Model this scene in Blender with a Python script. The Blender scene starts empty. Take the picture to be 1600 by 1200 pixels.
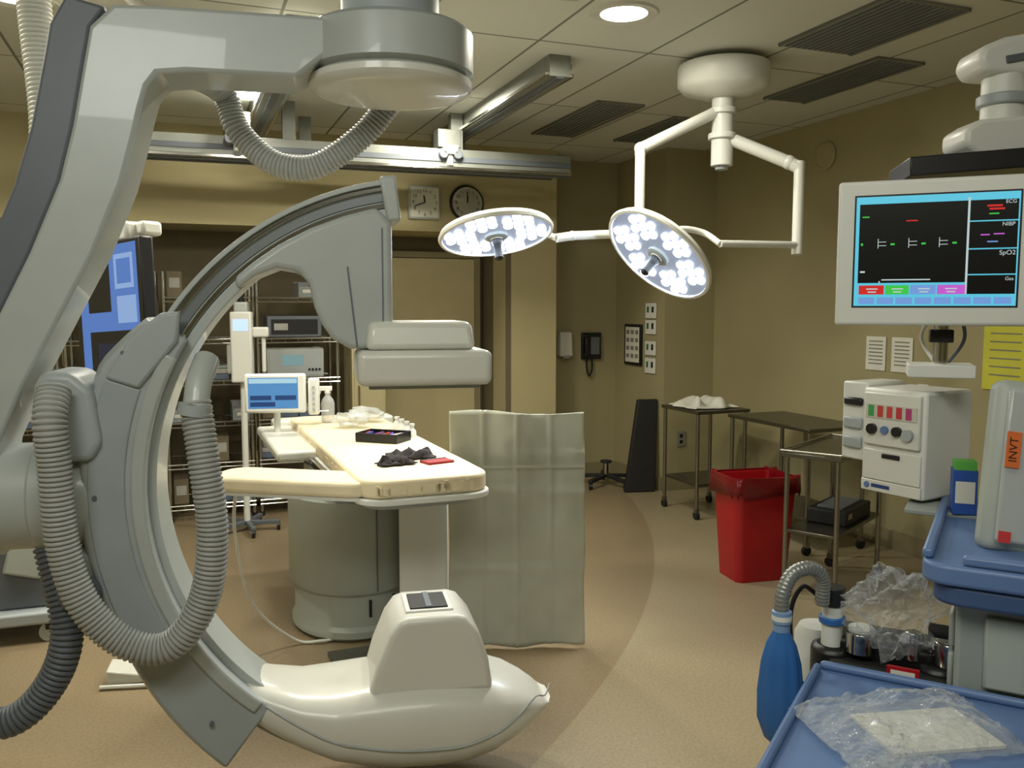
import bpy, bmesh, math, random
from mathutils import Vector, Matrix, Euler, noise
random.seed(7)
sc=bpy.context.scene
COL=sc.collection
W={}
def lin(c):
    return tuple(((x/255)/12.92 if x/255<=0.04045 else ((x/255+0.055)/1.055)**2.4) for x in c)
MATS={}
def mat(name,rgb,rough=.5,metal=0,var=.05,scale=8,bump=0,alpha=1,trans=0,coat=0):
    if name in MATS: return MATS[name]
    m=bpy.data.materials.new(name); m.use_nodes=True
    nt=m.node_tree; b=nt.nodes['Principled BSDF']
    c=lin(rgb)
    tc=nt.nodes.new('ShaderNodeTexCoord'); nz=nt.nodes.new('ShaderNodeTexNoise'); nz.inputs['Scale'].default_value=scale
    nz.inputs['Detail'].default_value=4
    rp=nt.nodes.new('ShaderNodeValToRGB')
    rp.color_ramp.elements[0].position=.3; rp.color_ramp.elements[1].position=.7
    rp.color_ramp.elements[0].color=(*[x*(1-var) for x in c],1); rp.color_ramp.elements[1].color=(*[min(1,x*(1+var)) for x in c],1)
    nt.links.new(tc.outputs['Object'],nz.inputs['Vector']); nt.links.new(nz.outputs['Fac'],rp.inputs['Fac']); nt.links.new(rp.outputs['Color'],b.inputs['Base Color'])
    b.inputs['Roughness'].default_value=rough; b.inputs['Metallic'].default_value=metal
    if coat: b.inputs['Coat Weight'].default_value=coat
    if alpha<1: b.inputs['Alpha'].default_value=alpha
    if trans: b.inputs['Transmission Weight'].default_value=trans
    if bump:
        bp=nt.nodes.new('ShaderNodeBump'); bp.inputs['Strength'].default_value=bump; bp.inputs['Distance'].default_value=.01
        nt.links.new(nz.outputs['Fac'],bp.inputs['Height']); nt.links.new(bp.outputs['Normal'],b.inputs['Normal'])
    MATS[name]=m; return m
def emat(name,rgb,s=1):
    if name in MATS: return MATS[name]
    m=bpy.data.materials.new(name); m.use_nodes=True; b=m.node_tree.nodes['Principled BSDF']
    b.inputs['Base Color'].default_value=(*[x*.1 for x in lin(rgb)],1); b.inputs['Emission Color'].default_value=(*lin(rgb),1); b.inputs['Emission Strength'].default_value=s
    b.inputs['Roughness'].default_value=.3
    MATS[name]=m; return m
def filmmat(name,a,b_):
    m=bpy.data.materials.new(name); m.use_nodes=True; nt=m.node_tree; b=nt.nodes['Principled BSDF']
    b.inputs['Base Color'].default_value=(.62,.66,.68,1); b.inputs['Roughness'].default_value=.06; b.inputs['Specular IOR Level'].default_value=1
    tc=nt.nodes.new('ShaderNodeTexCoord'); nz=nt.nodes.new('ShaderNodeTexNoise'); nz.inputs['Scale'].default_value=22; nz.inputs['Detail'].default_value=3; nz.inputs['Distortion'].default_value=1.2
    bp=nt.nodes.new('ShaderNodeBump'); bp.inputs['Strength'].default_value=.9; bp.inputs['Distance'].default_value=.02
    nt.links.new(tc.outputs['Object'],nz.inputs['Vector']); nt.links.new(nz.outputs['Fac'],bp.inputs['Height']); nt.links.new(bp.outputs['Normal'],b.inputs['Normal'])
    lw=nt.nodes.new('ShaderNodeLayerWeight'); lw.inputs[0].default_value=.3; nt.links.new(bp.outputs['Normal'],lw.inputs['Normal'])
    mr=nt.nodes.new('ShaderNodeMapRange'); mr.inputs['To Min'].default_value=a; mr.inputs['To Max'].default_value=b_
    nt.links.new(lw.outputs['Facing'],mr.inputs['Value']); nt.links.new(mr.outputs['Result'],b.inputs['Alpha'])
    return m

_txt={}
def text_geo(t):
    if t in _txt: return _txt[t]
    cu=bpy.data.curves.new('t','FONT'); cu.body=t; cu.size=1; cu.align_x='CENTER'; cu.align_y='CENTER'
    o=bpy.data.objects.new('t',cu); COL.objects.link(o); bpy.context.view_layer.update()
    dg=bpy.context.evaluated_depsgraph_get(); me=bpy.data.meshes.new_from_object(o.evaluated_get(dg))
    g=([v.co.copy() for v in me.vertices],[list(p.vertices) for p in me.polygons])
    bpy.data.objects.remove(o); bpy.data.curves.remove(cu); bpy.data.meshes.remove(me)
    _txt[t]=g; return g
def catmull(P,n):
    P=[Vector(p) for p in P]; out=[]
    Q=[2*P[0]-P[1]]+P+[2*P[-1]-P[-2]]
    for i in range(1,len(Q)-2):
        for k in range(n):
            t=k/n; a,b,c,d=Q[i-1],Q[i],Q[i+1],Q[i+2]
            out.append(.5*((2*b)+(-a+c)*t+(2*a-5*b+4*c-d)*t*t+(-a+3*b-3*c+d)*t**3))
    out.append(P[-1]); return out
def resample(P,step):
    out=[P[0].copy()]; acc=0
    for i in range(1,len(P)):
        a=P[i-1]; b=P[i]; L=(b-a).length; 
        if L<1e-9: continue
        pos=step-acc
        while pos<=L:
            out.append(a.lerp(b,pos/L)); pos+=step
        acc=(acc+L)%step
    return out
def tag(o,label=None,cat=None,group=None,kind=None):
    if label: o['label']=label
    if cat: o['category']=cat
    if group: o['group']=group
    if kind: o['kind']=kind
class B:
    def __init__(s): s.bm=bmesh.new(); s.m=[]
    def mi(s,m):
        if m not in s.m: s.m.append(m)
        return s.m.index(m)
    def add(s,vs,fs,m,M=None):
        i=s.mi(m); V=[s.bm.verts.new((M@Vector(v)) if M else Vector(v)) for v in vs]
        for f in fs:
            try:
                F=s.bm.faces.new([V[k] for k in f]); F.material_index=i
            except ValueError: pass
        return s
    def box(s,c,d,m,R=None,M=None,top=(1,1)):
        x,y,z=d[0]/2,d[1]/2,d[2]/2; tx,ty=top
        vs=[(-x,-y,-z),(x,-y,-z),(x,y,-z),(-x,y,-z),(-x*tx,-y*ty,z),(x*tx,-y*ty,z),(x*tx,y*ty,z),(-x*tx,y*ty,z)]
        T=Matrix.Translation(c)
        if R is not None: T=T@Euler([math.radians(a) for a in R]).to_matrix().to_4x4()
        if M is not None: T=M@T
        return s.add(vs,[(3,2,1,0),(4,5,6,7),(0,1,5,4),(1,2,6,5),(2,3,7,6),(3,0,4,7)],m,T)
    def lathe(s,prof,m,M=None,n=32,sx=1,sy=1):
        vs=[];fs=[]
        for r,z in prof:
            for k in range(n):
                a=2*math.pi*k/n; vs.append((r*sx*math.cos(a),r*sy*math.sin(a),z))
        for j in range(len(prof)-1):
            for k in range(n):
                k2=(k+1)%n; fs.append((j*n+k,j*n+k2,(j+1)*n+k2,(j+1)*n+k))
        if prof[0][0]>1e-6: fs.append(tuple(range(n))[::-1])
        if prof[-1][0]>1e-6: fs.append(tuple((len(prof)-1)*n+k for k in range(n)))
        return s.add(vs,fs,m,M)
    def cyl(s,p0,p1,r,m,r2=None,n=20):
        p0=Vector(p0);p1=Vector(p1);d=p1-p0
        M=Matrix.Translation(p0)@d.to_track_quat('Z','Y').to_matrix().to_4x4()
        return s.lathe([(r,0),(r if r2 is None else r2,d.length)],m,M,n)
    def prism(s,pts,y0,y1,m,M=None):
        n=len(pts); vs=[(p[0],y0,p[1]) for p in pts]+[(p[0],y1,p[1]) for p in pts]
        fs=[tuple(range(n)),tuple(range(n,2*n))[::-1]]+[(k,n+k,n+(k+1)%n,(k+1)%n) for k in range(n)]
        return s.add(vs,fs,m,M)
    def rings(s,R,m,M=None,cap=True):
        n=len(R[0]); vs=[v for r in R for v in r]; fs=[]
        for j in range(len(R)-1):
            for k in range(n):
                k2=(k+1)%n; fs.append((j*n+k,j*n+k2,(j+1)*n+k2,(j+1)*n+k))
        if cap: fs.append(tuple(range(n))[::-1]); fs.append(tuple((len(R)-1)*n+k for k in range(n)))
        return s.add(vs,fs,m,M)
    def tube(s,P,r,m,n=10,smooth=8,rib=0,amp=.12):
        pts=catmull(P,smooth) if smooth>1 and len(P)>2 else [Vector(p) for p in P]
        if rib: 
            pts=resample(catmull(P,24),rib/4)
        R=[]; t=(pts[1]-pts[0]).normalized()
        u=t.orthogonal().normalized()
        for i,p in enumerate(pts):
            t=(pts[min(i+1,len(pts)-1)]-pts[max(i-1,0)]).normalized()
            u=(u-t*u.dot(t)).normalized(); v=t.cross(u)
            rr=r*(1+(amp*[ -1,.6,1,.6][i%4] if rib else 0))
            R.append([p+rr*(math.cos(2*math.pi*k/n)*u+math.sin(2*math.pi*k/n)*v) for k in range(n)])
        return s.rings(R,m)
    def arc(s,cs,c,a0,a1,m,n=48,f=None):
        R=[]
        for i in range(n+1):
            a=math.radians(a0+(a1-a0)*i/n); q=cs if f is None else f(cs,a0+(a1-a0)*i/n)
            R.append([(c[0]+r*math.cos(a),c[1]+y,c[2]+r*math.sin(a)) for r,y in q])
        return s.rings(R,m)
    def blob(s,c,d,m,seed=0,amp=.3,sub=3,freq=2.5,M=None,rough=.5):
        b=bmesh.new(); bmesh.ops.create_icosphere(b,subdivisions=sub,radius=1)
        vs=[]
        for v in b.verts:
            k=1+amp*noise.noise(v.co*freq+Vector((seed*7.3,seed,0)))+amp*rough*noise.noise(v.co*freq*3+Vector((seed,3,0)))
            p=v.co*k; vs.append((c[0]+p.x*d[0]/2,c[1]+p.y*d[1]/2,c[2]+p.z*d[2]/2))
        fs=[[v.index for v in f.verts] for f in b.faces]; b.free()
        return s.add(vs,fs,m,M)
    def pouch(s,w,h,t,m,seed=0,N=36,wr=.012):
        vs=[];fs=[]
        for side in (0,1):
            for i in range(N+1):
                for j in range(N+1):
                    u=i/N*2-1; v=j/N*2-1; e=(1-u**4)*(1-v**4)
                    x=u*w/2*(1-.06*abs(noise.noise(Vector((v*3,seed,1))))); y=v*h/2*(1-.10*abs(noise.noise(Vector((u*3,seed,5)))))
                    k=e**.6*t*(.75+.5*noise.noise(Vector((u*1.6,v*1.6,seed))))
                    q=noise.noise(Vector((u*5+seed,v*3.2,2+side))); q2=noise.noise(Vector((u*11+seed,v*9,7+side)))
                    zz=k*(1 if side else .12)+(wr*abs(q)+wr*.5*abs(q2))*min(1,e*4)*(1 if side else .2)+.003
                    vs.append((x,y,zz))
        n=(N+1)**2
        for sd in (0,1):
            for i in range(N):
                for j in range(N):
                    a=sd*n+i*(N+1)+j; fs.append((a,a+1,a+N+2,a+N+1))
        return s.add(vs,fs,m)
    def rect(s,x0,x1,z0,z1,y,m,M=None):
        return s.add([(x0,y,z0),(x1,y,z0),(x1,y,z1),(x0,y,z1)],[(0,1,2,3)],m,M)
    def text(s,t,size,x,y,z,m,M=None,rot=0):
        g=text_geo(t); T=Matrix.Translation((x,y,z))@Matrix.Rotation(rot,4,'Y')@Matrix.Rotation(math.pi/2,4,'X')@Matrix.Scale(size,4)
        if M is not None: T=M@T
        return s.add(g[0],g[1],m,T)
    def split(s,name,**kw):
        bm=s.bm; bm.verts.ensure_lookup_table(); bm.verts.index_update(); seen=set(); outs=[]
        for v0 in bm.verts:
            if v0.index in seen: continue
            st=[v0]; isl=[]; seen.add(v0.index)
            while st:
                v=st.pop(); isl.append(v)
                for e in v.link_edges:
                    o=e.other_vert(v)
                    if o.index not in seen: seen.add(o.index); st.append(o)
            ids={v.index:i for i,v in enumerate(isl)}; fs=set(f for v in isl for f in v.link_faces)
            nb=B(); V=[nb.bm.verts.new(v.co.copy()) for v in isl]
            for f in fs:
                F=nb.bm.faces.new([V[ids[v.index]] for v in f.verts]); F.material_index=nb.mi(s.m[f.material_index])
            outs.append(nb.done(name,**kw))
        bm.free(); return outs
    def done(s,name,parent=None,world=False,label=None,cat=None,loc=(0,0,0),rz=0,bevel=0,seg=2,ang=40,group=None,kind=None,rot=None,fix=True):
        if fix: bmesh.ops.recalc_face_normals(s.bm,faces=s.bm.faces)
        me=bpy.data.meshes.new(name); s.bm.to_mesh(me); s.bm.free()
        for m in s.m: me.materials.append(m)
        for p in me.polygons: p.use_smooth=True
        me.set_sharp_from_angle(angle=math.radians(ang))
        o=bpy.data.objects.new(name,me); COL.objects.link(o)
        Ml=Matrix.Translation(loc)@(Matrix.Rotation(math.radians(rz),4,'Z') if rot is None else Euler([math.radians(a) for a in rot]).to_matrix().to_4x4())
        o.matrix_basis=Ml
        if parent:
            o.parent=parent
            if world: o.matrix_parent_inverse=W[parent.name].inverted(); W[o.name]=Ml
            else: W[o.name]=W[parent.name]@Ml
        else: W[o.name]=Ml
        if bevel:
            bv=o.modifiers.new('bevel','BEVEL'); bv.width=bevel; bv.segments=seg; bv.limit_method='ANGLE'; bv.angle_limit=math.radians(35)
        tag(o,label,cat,group,kind); return o
def thing(name,label,cat,loc,rz=0,group=None):
    o=bpy.data.objects.new(name,None); o.empty_display_size=.1; COL.objects.link(o)
    M=Matrix.Translation(loc)@Matrix.Rotation(math.radians(rz),4,'Z'); o.matrix_basis=M; W[o.name]=M
    tag(o,label,cat,group); return o
def copy_thing(src,loc,rz,label=None):
    n=src.copy(); COL.objects.link(n); n.matrix_basis=Matrix.Translation(loc)@Matrix.Rotation(math.radians(rz),4,'Z')
    if label: n['label']=label
    def rec(s,d):
        for c in list(s.children):
            k=c.copy(); COL.objects.link(k); k.parent=d; k.matrix_parent_inverse=c.matrix_parent_inverse.copy(); rec(c,k)
    rec(src,n); return n

# ---------------------------------------------------------------- materials
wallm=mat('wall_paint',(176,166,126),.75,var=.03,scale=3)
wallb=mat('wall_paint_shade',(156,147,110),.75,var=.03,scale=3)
recm=mat('recess_paint_shaded',(104,95,72),.8,var=.05)  # wall paint darkened to carry the shade under the soffit
doorm=mat('door_laminate',(184,173,132),.5,var=.03)
trimm=mat('trim_paint',(132,122,90),.6)
gray=mat('enamel_gray',(172,178,174),.38,var=.03,coat=.2)
gray2=mat('enamel_bluegray',(160,167,168),.42,var=.04)
dgray=mat('cover_darkgray',(94,100,106),.5,var=.05)
trackm=mat('track_gray',(118,123,124),.35,.3,var=.05)
white=mat('enamel_white',(212,212,202),.35,var=.02,coat=.2)
white2=mat('plastic_white',(218,219,212),.4,var=.02)
cream=mat('pad_cream',(232,218,184),.6,var=.05,scale=12,bump=.15)
hosem=mat('hose_gray',(158,160,156),.5,var=.05)
tubem=mat('tube_metal_gray',(140,142,138),.35,.5,var=.05)
steel=mat('stainless_steel',(150,148,138),.28,1,var=.08)
steeld=mat('steel_table_top',(104,102,90),.3,.9,var=.1)
chrome=mat('chrome',(190,190,185),.15,1,var=.02)
alu=mat('aluminium_rail',(138,141,134),.4,.5,var=.06)
black=mat('black_plastic',(20,20,20),.4,var=.1)
blackm=mat('black_rubber',(26,25,24),.7,var=.1)
red=mat('red_plastic',(165,18,26),.35,var=.06)
blue=mat('blue_plastic',(92,119,163),.4,var=.05)
bluebag=mat('blue_rubber',(48,104,172),.4,var=.08)
cartg=mat('cart_gray',(144,151,146),.5,var=.04)
cartl=mat('cart_gray_light',(166,172,164),.5,var=.04)
drape=mat('drape_plastic',(190,193,178),.35,var=.07,scale=5,bump=.4,alpha=.95)
paper=mat('paper_white',(214,213,200),.8,var=.04)
yell=mat('paper_yellow',(200,198,70),.8)
film=filmmat('plastic_film',.07,.6)
film2=mat('plastic_film_dense',(210,214,212),.15,var=.05,alpha=.5)
vent=mat('vent_gray',(122,123,112),.7,var=.1)
inkm=mat('ink_black',(18,18,18),.7)
fabd=mat('dark_fabric',(42,36,36),.9,var=.3,scale=20,bump=.4)
led=emat('led_white',(222,236,255),18)
ledp=emat('reflector_glow',(200,212,235),.42)  # emission on the silver reflector plate stands in for bounced LED light
down=emat('downlight_glow',(255,250,234),9)

m=bpy.data.materials.new('floor_vinyl'); m.use_nodes=True; nt=m.node_tree; b=nt.nodes['Principled BSDF']
tc=nt.nodes.new('ShaderNodeTexCoord')
vd=nt.nodes.new('ShaderNodeVectorMath'); vd.operation='DISTANCE'; vd.inputs[1].default_value=(-6.8,6.46,0)
nt.links.new(tc.outputs['Object'],vd.inputs[0])
r1=nt.nodes.new('ShaderNodeMath'); r1.operation='GREATER_THAN'; r1.inputs[1].default_value=7.78; nt.links.new(vd.outputs['Value'],r1.inputs[0])
nz=nt.nodes.new('ShaderNodeTexNoise'); nz.inputs['Scale'].default_value=90; nz.inputs['Detail'].default_value=3; nt.links.new(tc.outputs['Object'],nz.inputs['Vector'])
mx=nt.nodes.new('ShaderNodeMix'); mx.data_type='RGBA'; mx.inputs[6].default_value=(*lin((146,129,101)),1); mx.inputs[7].default_value=(*lin((160,146,117)),1)
nt.links.new(r1.outputs[0],mx.inputs[0])
m2=nt.nodes.new('ShaderNodeMix'); m2.data_type='RGBA'; m2.blend_type='MULTIPLY'; m2.inputs[0].default_value=1
rp=nt.nodes.new('ShaderNodeValToRGB'); rp.color_ramp.elements[0].position=.3; rp.color_ramp.elements[0].color=(.76,.76,.76,1); rp.color_ramp.elements[1].position=.7; rp.color_ramp.elements[1].color=(1.05,1.05,1.05,1)
nt.links.new(nz.outputs['Fac'],rp.inputs['Fac']); nt.links.new(mx.outputs[2],m2.inputs[6]); nt.links.new(rp.outputs['Color'],m2.inputs[7]); nt.links.new(m2.outputs[2],b.inputs['Base Color'])
b.inputs['Roughness'].default_value=.34
floorm=m
m=bpy.data.materials.new('ceiling_panels'); m.use_nodes=True; nt=m.node_tree; b=nt.nodes['Principled BSDF']
tc=nt.nodes.new('ShaderNodeTexCoord'); br=nt.nodes.new('ShaderNodeTexBrick'); br.offset=0
br.inputs['Scale'].default_value=1; br.inputs['Brick Width'].default_value=.61; br.inputs['Row Height'].default_value=1.22; br.inputs['Mortar Size'].default_value=.008
br.inputs['Color1'].default_value=(*lin((206,207,197)),1); br.inputs['Color2'].default_value=(*lin((192,194,184)),1); br.inputs['Mortar'].default_value=(*lin((118,119,108)),1)
nt.links.new(tc.outputs['Object'],br.inputs['Vector']); nt.links.new(br.outputs['Color'],b.inputs['Base Color']); b.inputs['Roughness'].default_value=.7
ceilm=m
CZ=2.85
RA=20.98
# ---------------------------------------------------------------- room shell
o=B().box((0,3,-.05),(13,13,.1),floorm).done('floor',kind='structure')
o=B().box((0,0,.05),(14,14,.1),ceilm).done('ceiling',kind='structure',loc=(0,3,CZ),rz=RA)
def wall(name,p0,p1,z0,z1,m,th=.1):
    p0=Vector((*p0,0));p1=Vector((*p1,0)); d=p1-p0; L=d.length; a=math.degrees(math.atan2(d.y,d.x))
    return B().box((L/2,th/2,(z0+z1)/2),(L,th,z1-z0),m).done(name,kind='structure',loc=p0,rz=a)
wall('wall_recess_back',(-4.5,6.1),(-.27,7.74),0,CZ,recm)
wall('wall_back',(-4.4,5.51),(-.054,7.176),2.15,CZ,wallm,.595)
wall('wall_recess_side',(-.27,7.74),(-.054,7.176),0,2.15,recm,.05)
wall('wall_pilaster',(-.054,7.176),(.374,7.34),0,CZ,wallm,.3)
wall('wall_return',(.374,7.34),(.229,7.72),0,CZ,wallm,.05)
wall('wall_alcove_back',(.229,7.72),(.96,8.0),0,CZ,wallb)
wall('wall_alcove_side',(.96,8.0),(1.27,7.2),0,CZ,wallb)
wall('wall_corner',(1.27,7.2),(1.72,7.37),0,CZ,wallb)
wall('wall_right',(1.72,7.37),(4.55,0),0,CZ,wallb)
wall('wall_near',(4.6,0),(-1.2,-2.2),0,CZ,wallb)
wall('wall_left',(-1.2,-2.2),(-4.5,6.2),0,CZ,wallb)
wall('baseboard_right',(1.72,7.35),(4.54,0),0,.12,trimm,-.012)
wall('baseboard_corner',(1.275,7.2),(1.72,7.37),0,.12,trimm,-.012)
wall('baseboard_alcove',(.96,7.99),(1.265,7.2),0,.12,trimm,-.012)
wall('baseboard_back',(.24,7.72),(.95,7.99),0,.12,trimm,-.012)
wall('baseboard_pilaster',(-.05,7.176),(.37,7.34),0,.12,trimm,-.012)
bd=B().box((0,-.02,.985),(.84,.04,1.97),doorm).done('door_1',kind='structure',loc=(-.737,7.55,0),rz=RA,bevel=.004)
B().box((-.44,-.03,1.0),(.05,.06,2.0),trimm).box((.44,-.03,1.0),(.05,.06,2.0),trimm).box((0,-.03,2.0),(.93,.06,.05),trimm).done('door_frame',parent=bd)
B().cyl((-.36,-.05,1.0),(-.36,-.09,1.0),.025,chrome).cyl((-.36,-.09,1.0),(-.26,-.09,1.0),.01,chrome).done('door_handle',parent=bd)

vents=[((1.66,4.15),.72,.46),((1.88,5.12),.95,.32),((.50,6.15),1.1,.34),((1.08,6.5),.9,.28)]
for (p,L,w) in vents:
    bb=B().box((0,0,-.006),(w,L,.012),vent).box((-w/2+.01,0,-.010),(.02,L,.014),alu).box((w/2-.01,0,-.010),(.02,L,.014),alu)
    for k in range(int(w/.035)-1): bb.box((-w/2+.035+k*.035,0,-.014),(.005,L*.96,.008),dgray)
    bb.done('ceiling_vent',label='grey louvred air diffuser set in the ceiling',cat='air vent',loc=(p[0],p[1],CZ),rz=RA,group='ceiling air diffusers')
LC=(1,.95,.80)
def downlight(x,y,power):
    r=thing('ceiling_downlight','round recessed downlight with glowing lens in the ceiling','ceiling light',(x,y,CZ),0,'recessed ceiling downlights')
    B().lathe([(.10,-.004),(.13,-.016),(.15,-.012),(.155,0)],white).done('trim_ring',parent=r)
    B().lathe([(.0001,-.006),(.115,-.006),(.12,-.001)],down).done('lens',parent=r)
    l=bpy.data.lights.new('downlight','AREA'); l.shape='DISK'; l.size=.22; l.energy=power; l.color=LC
    lo=bpy.data.objects.new('downlight_lamp',l); COL.objects.link(lo); lo.location=(x,y,CZ-.03)
for x,y,p in [(.496,3.96,24),(-.42,5.5,30),(-1.60,5.40,28),(-2.08,3.74,20)]: downlight(x,y,p)
def area(x,y,z,s,p,col=LC,tilt=0):  # unseen fill light added near the ceiling for overall soft light
    l=bpy.data.lights.new('ceiling_panel','AREA'); l.size=s; l.energy=p; l.color=col
    lo=bpy.data.objects.new('fill_light_lamp',l); COL.objects.link(lo); lo.location=(x,y,z); lo.rotation_euler=(math.radians(tilt),0,0); return lo
area(.3,.3,2.80,1.0,30,(.98,.98,.88),20)
area(-1.0,.5,2.76,.8,30,(.97,.99,.92),38)  # added fill from front left to brighten the C-arm
area(-2.6,3.0,2.82,.6,24,(.98,.98,.90))
area(2.9,2.2,2.82,.6,7)
area(-.9,3.9,2.82,.6,38,(1,.94,.80))

def rail(p0,p1,z0,z1,w,name='ceiling_rail',label='long grey aluminium ceiling rail for suspended equipment'):
    p0=Vector((*p0,0));p1=Vector((*p1,0)); d=p1-p0; L=d.length; a=math.degrees(math.atan2(d.y,d.x)); h=z1-z0
    bb=B().box((L/2,0,(z0+z1)/2),(L,w,h),alu).box((L/2,-w/2-.01,z0+.012),(L,.02,.02),chrome).box((L/2,w/2+.01,z0+.012),(L,.02,.02),chrome).box((L/2,0,z0-.004),(L,w*.35,.01),dgray)
    bb.box((L/2,-w/2-.003,(z0+z1)/2),(L,.008,h*.25),dgray)
    r=bb.done(name,label=label,cat='ceiling rail',loc=(p0.x,p0.y,0),rz=a,bevel=.003,group='suspended ceiling rails')
    hg=B()
    k=.3
    while k<L:
        hg.box((k,0,(z1+CZ)/2),(.08,w*.8,CZ-z1),alu); k+=1.1
    if z1<CZ-.01: hg.split('hanger',parent=r)
    else: hg.bm.free()
    return r
rail((.25,4.6),(-.56,6.75),2.74,2.85,.12)
rail((-.95,4.0),(-1.85,6.3),2.74,2.85,.12)
rail((-2.75,5.18),(.40,6.25),2.47,2.61,.09,label='long grey cross rail hung under the ceiling')
rail((-2.75,5.62),(.30,6.68),2.52,2.60,.07,label='thin grey cross rail hung under the ceiling')
for lx,ly in ((-.44,5.98),(-1.70,5.45)):
    B().box((0,0,-.06),(.16,.12,.12),alu).box((0,0,-.14),(.1,.2,.06),gray).cyl((-.05,-.1,-.17),(-.05,.1,-.17),.03,dgray).cyl((.05,-.1,-.17),(.05,.1,-.17),.03,dgray).cyl((0,-.06,-.15),(0,-.06,-.24),.024,white).done('rail_trolley',label='small grey roller trolley hanging from ceiling rail',cat='trolley bracket',loc=(lx,ly,2.74),rz=RA,bevel=.004,group='rail trolleys')

# ---------------------------------------------------------------- C-arm
C=thing('c_arm_x_ray_machine','large grey ceiling-suspended C-shaped x-ray arm with ribbed hoses','x-ray machine',(-.23,2.75,0),12)
cx0=-.035; cz=1.015; cc=(cx0,0,cz)
def ap(a,r,y=0):
    t=math.radians(a); return (cx0+r*math.cos(t),y,cz+r*math.sin(t))
cs=[(.81,-.09),(.81,.09),(.925,.09),(.925,-.09),(.910,-.09),(.910,-.075),(.840,-.075),(.840,-.09)]
B().arc(cs,cc,98,262,gray,72).arc([(.907,-.087),(.907,-.073),(.893,-.073),(.893,-.087)],cc,98,165,chrome,40).arc([(.857,-.087),(.857,-.073),(.843,-.073),(.843,-.087)],cc,98,165,chrome,40).arc([(.889,-.079),(.889,-.073),(.861,-.073),(.861,-.079)],cc,98,165,trackm,40).done('c_arc',parent=C,bevel=.004,ang=30)
B().arc([(.80,-.1),(.80,.1),(.935,.1),(.935,-.1)],cc,96.5,99.5,gray,3).done('arc_end_cap',parent=C,bevel=.008)
def slf(cs,a):
    e=0
    if a<158: e=-.06*(158-a)/10
    if a>205: e=.05*(a-205)/27
    return [(r+(e if r>.95 else 0),y) for r,y in cs]
sl=B().arc([(.832,-.14),(.832,.14),(1.0,.14),(1.02,.10),(1.02,-.10),(1.0,-.14)],cc,148,233,gray2,48,slf)
sl.arc([(.830,-.149),(.830,-.13),(.872,-.13),(.872,-.149)],cc,152,231,gray,40)
S=sl.done('sleeve',parent=C,bevel=.008,label='blue-grey curved sleeve carrying the arc')
B().arc([(.885,-.146),(.885,-.13),(.985,-.13),(.985,-.146)],cc,160,208,mat('panel_gray',(154,161,162),.45),24).done('side_panel',parent=S,bevel=.005)
B().prism([(ap(149,.85)[0],ap(149,.85)[2]),(ap(144,.89)[0],ap(144,.89)[2]),(ap(146,.93)[0],ap(146,.93)[2]),(ap(152,.965)[0],ap(152,.965)[2]),(ap(160,.985)[0],ap(160,.985)[2]),(ap(160,.89)[0],ap(160,.89)[2])],-.155,-.125,gray2).done('end_cover',parent=S,bevel=.01)
sc_=B()
for a in (155,180,207,226): sc_.cyl(ap(a,.965,-.14),ap(a,.965,-.154),.006,dgray,n=10)
sc_.split('screw',parent=S)
MX=Matrix.Translation((-1.0,0,1.0))@Matrix.Rotation(-math.pi/2,4,'Y')
B().lathe([(.13,0),(.15,.03),(.15,.10),(.165,.11),(.165,.17),(.155,.18),(.155,.27),(.168,.28),(.168,.36),(.15,.40)],gray,MX,40).done('pivot_joint',parent=C)
B().prism([(-1.14,1.34),(-1.11,1.375),(-1.04,1.37),(-.99,1.32),(-.97,1.17),(-1.0,1.12),(-1.09,1.12),(-1.15,1.2)],-.17,.06,gray2).done('hose_bracket',parent=C,bevel=.02,seg=3)
lb=B(); R=[]
outer=[(-.16,2.375),(-.36,2.385),(-.5,2.385),(-.80,2.385),(-.91,2.38),(-.97,2.32),(-.995,2.2),(-1.025,2.05),(-1.065,1.90),(-1.15,1.70),(-1.235,1.53),(-1.34,1.33),(-1.43,1.14),(-1.48,.98),(-1.47,.86)]
inner=[(-.16,2.275),(-.34,2.275),(-.42,2.21),(-.72,2.21),(-.80,2.20),(-.83,2.16),(-.848,2.10),(-.868,2.02),(-.902,1.90),(-.985,1.70),(-1.075,1.53),(-1.18,1.33),(-1.255,1.16),(-1.28,1.0),(-1.28,.86)]
for (a,c) in zip(outer,inner): R.append([(a[0],-.11,a[1]),(a[0],.11,a[1]),(c[0],.11,c[1]),(c[0],-.11,c[1])])
LA=lb.rings(R,gray).done('suspension_arm',parent=C,bevel=.012,ang=30)
dk=B(); R=[]
o2=[(-1.03,2.40),(-1.075,2.32),(-1.10,2.2),(-1.135,2.04),(-1.185,1.88),(-1.27,1.68),(-1.36,1.50),(-1.46,1.30),(-1.54,1.1)]
i2=[(-.93,2.375),(-.969,2.32),(-.994,2.2),(-1.024,2.05),(-1.064,1.90),(-1.149,1.70),(-1.234,1.53),(-1.339,1.33),(-1.429,1.14)]
for a,c in zip(o2,i2): R.append([(a[0],-.1,a[1]),(a[0],.1,a[1]),(c[0],.1,c[1]),(c[0],-.1,c[1])])
dk.rings(R,dgray).done('arm_cover',parent=LA,bevel=.01,label='dark grey cover strip along the arm')
MD=Matrix.Translation((-.14,.04,0))
B().lathe([(.20,2.206),(.235,2.212),(.25,2.226),(.25,2.244),(.235,2.254)],white,MD,48).lathe([(.23,2.256),(.255,2.266),(.255,2.382),(.24,2.396),(.15,2.41)],gray,MD,48).done('swivel_disc',parent=C)
B().lathe([(.15,2.39),(.15,2.64)],gray2,MD,40).box((-.1,.02,2.70),(1.3,.62,.14),gray).box((-.1,-.32,2.78),(1.5,.09,.14),alu).box((-.1,.36,2.78),(1.5,.09,.14),alu).done('ceiling_carriage',parent=C,bevel=.012)
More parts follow.
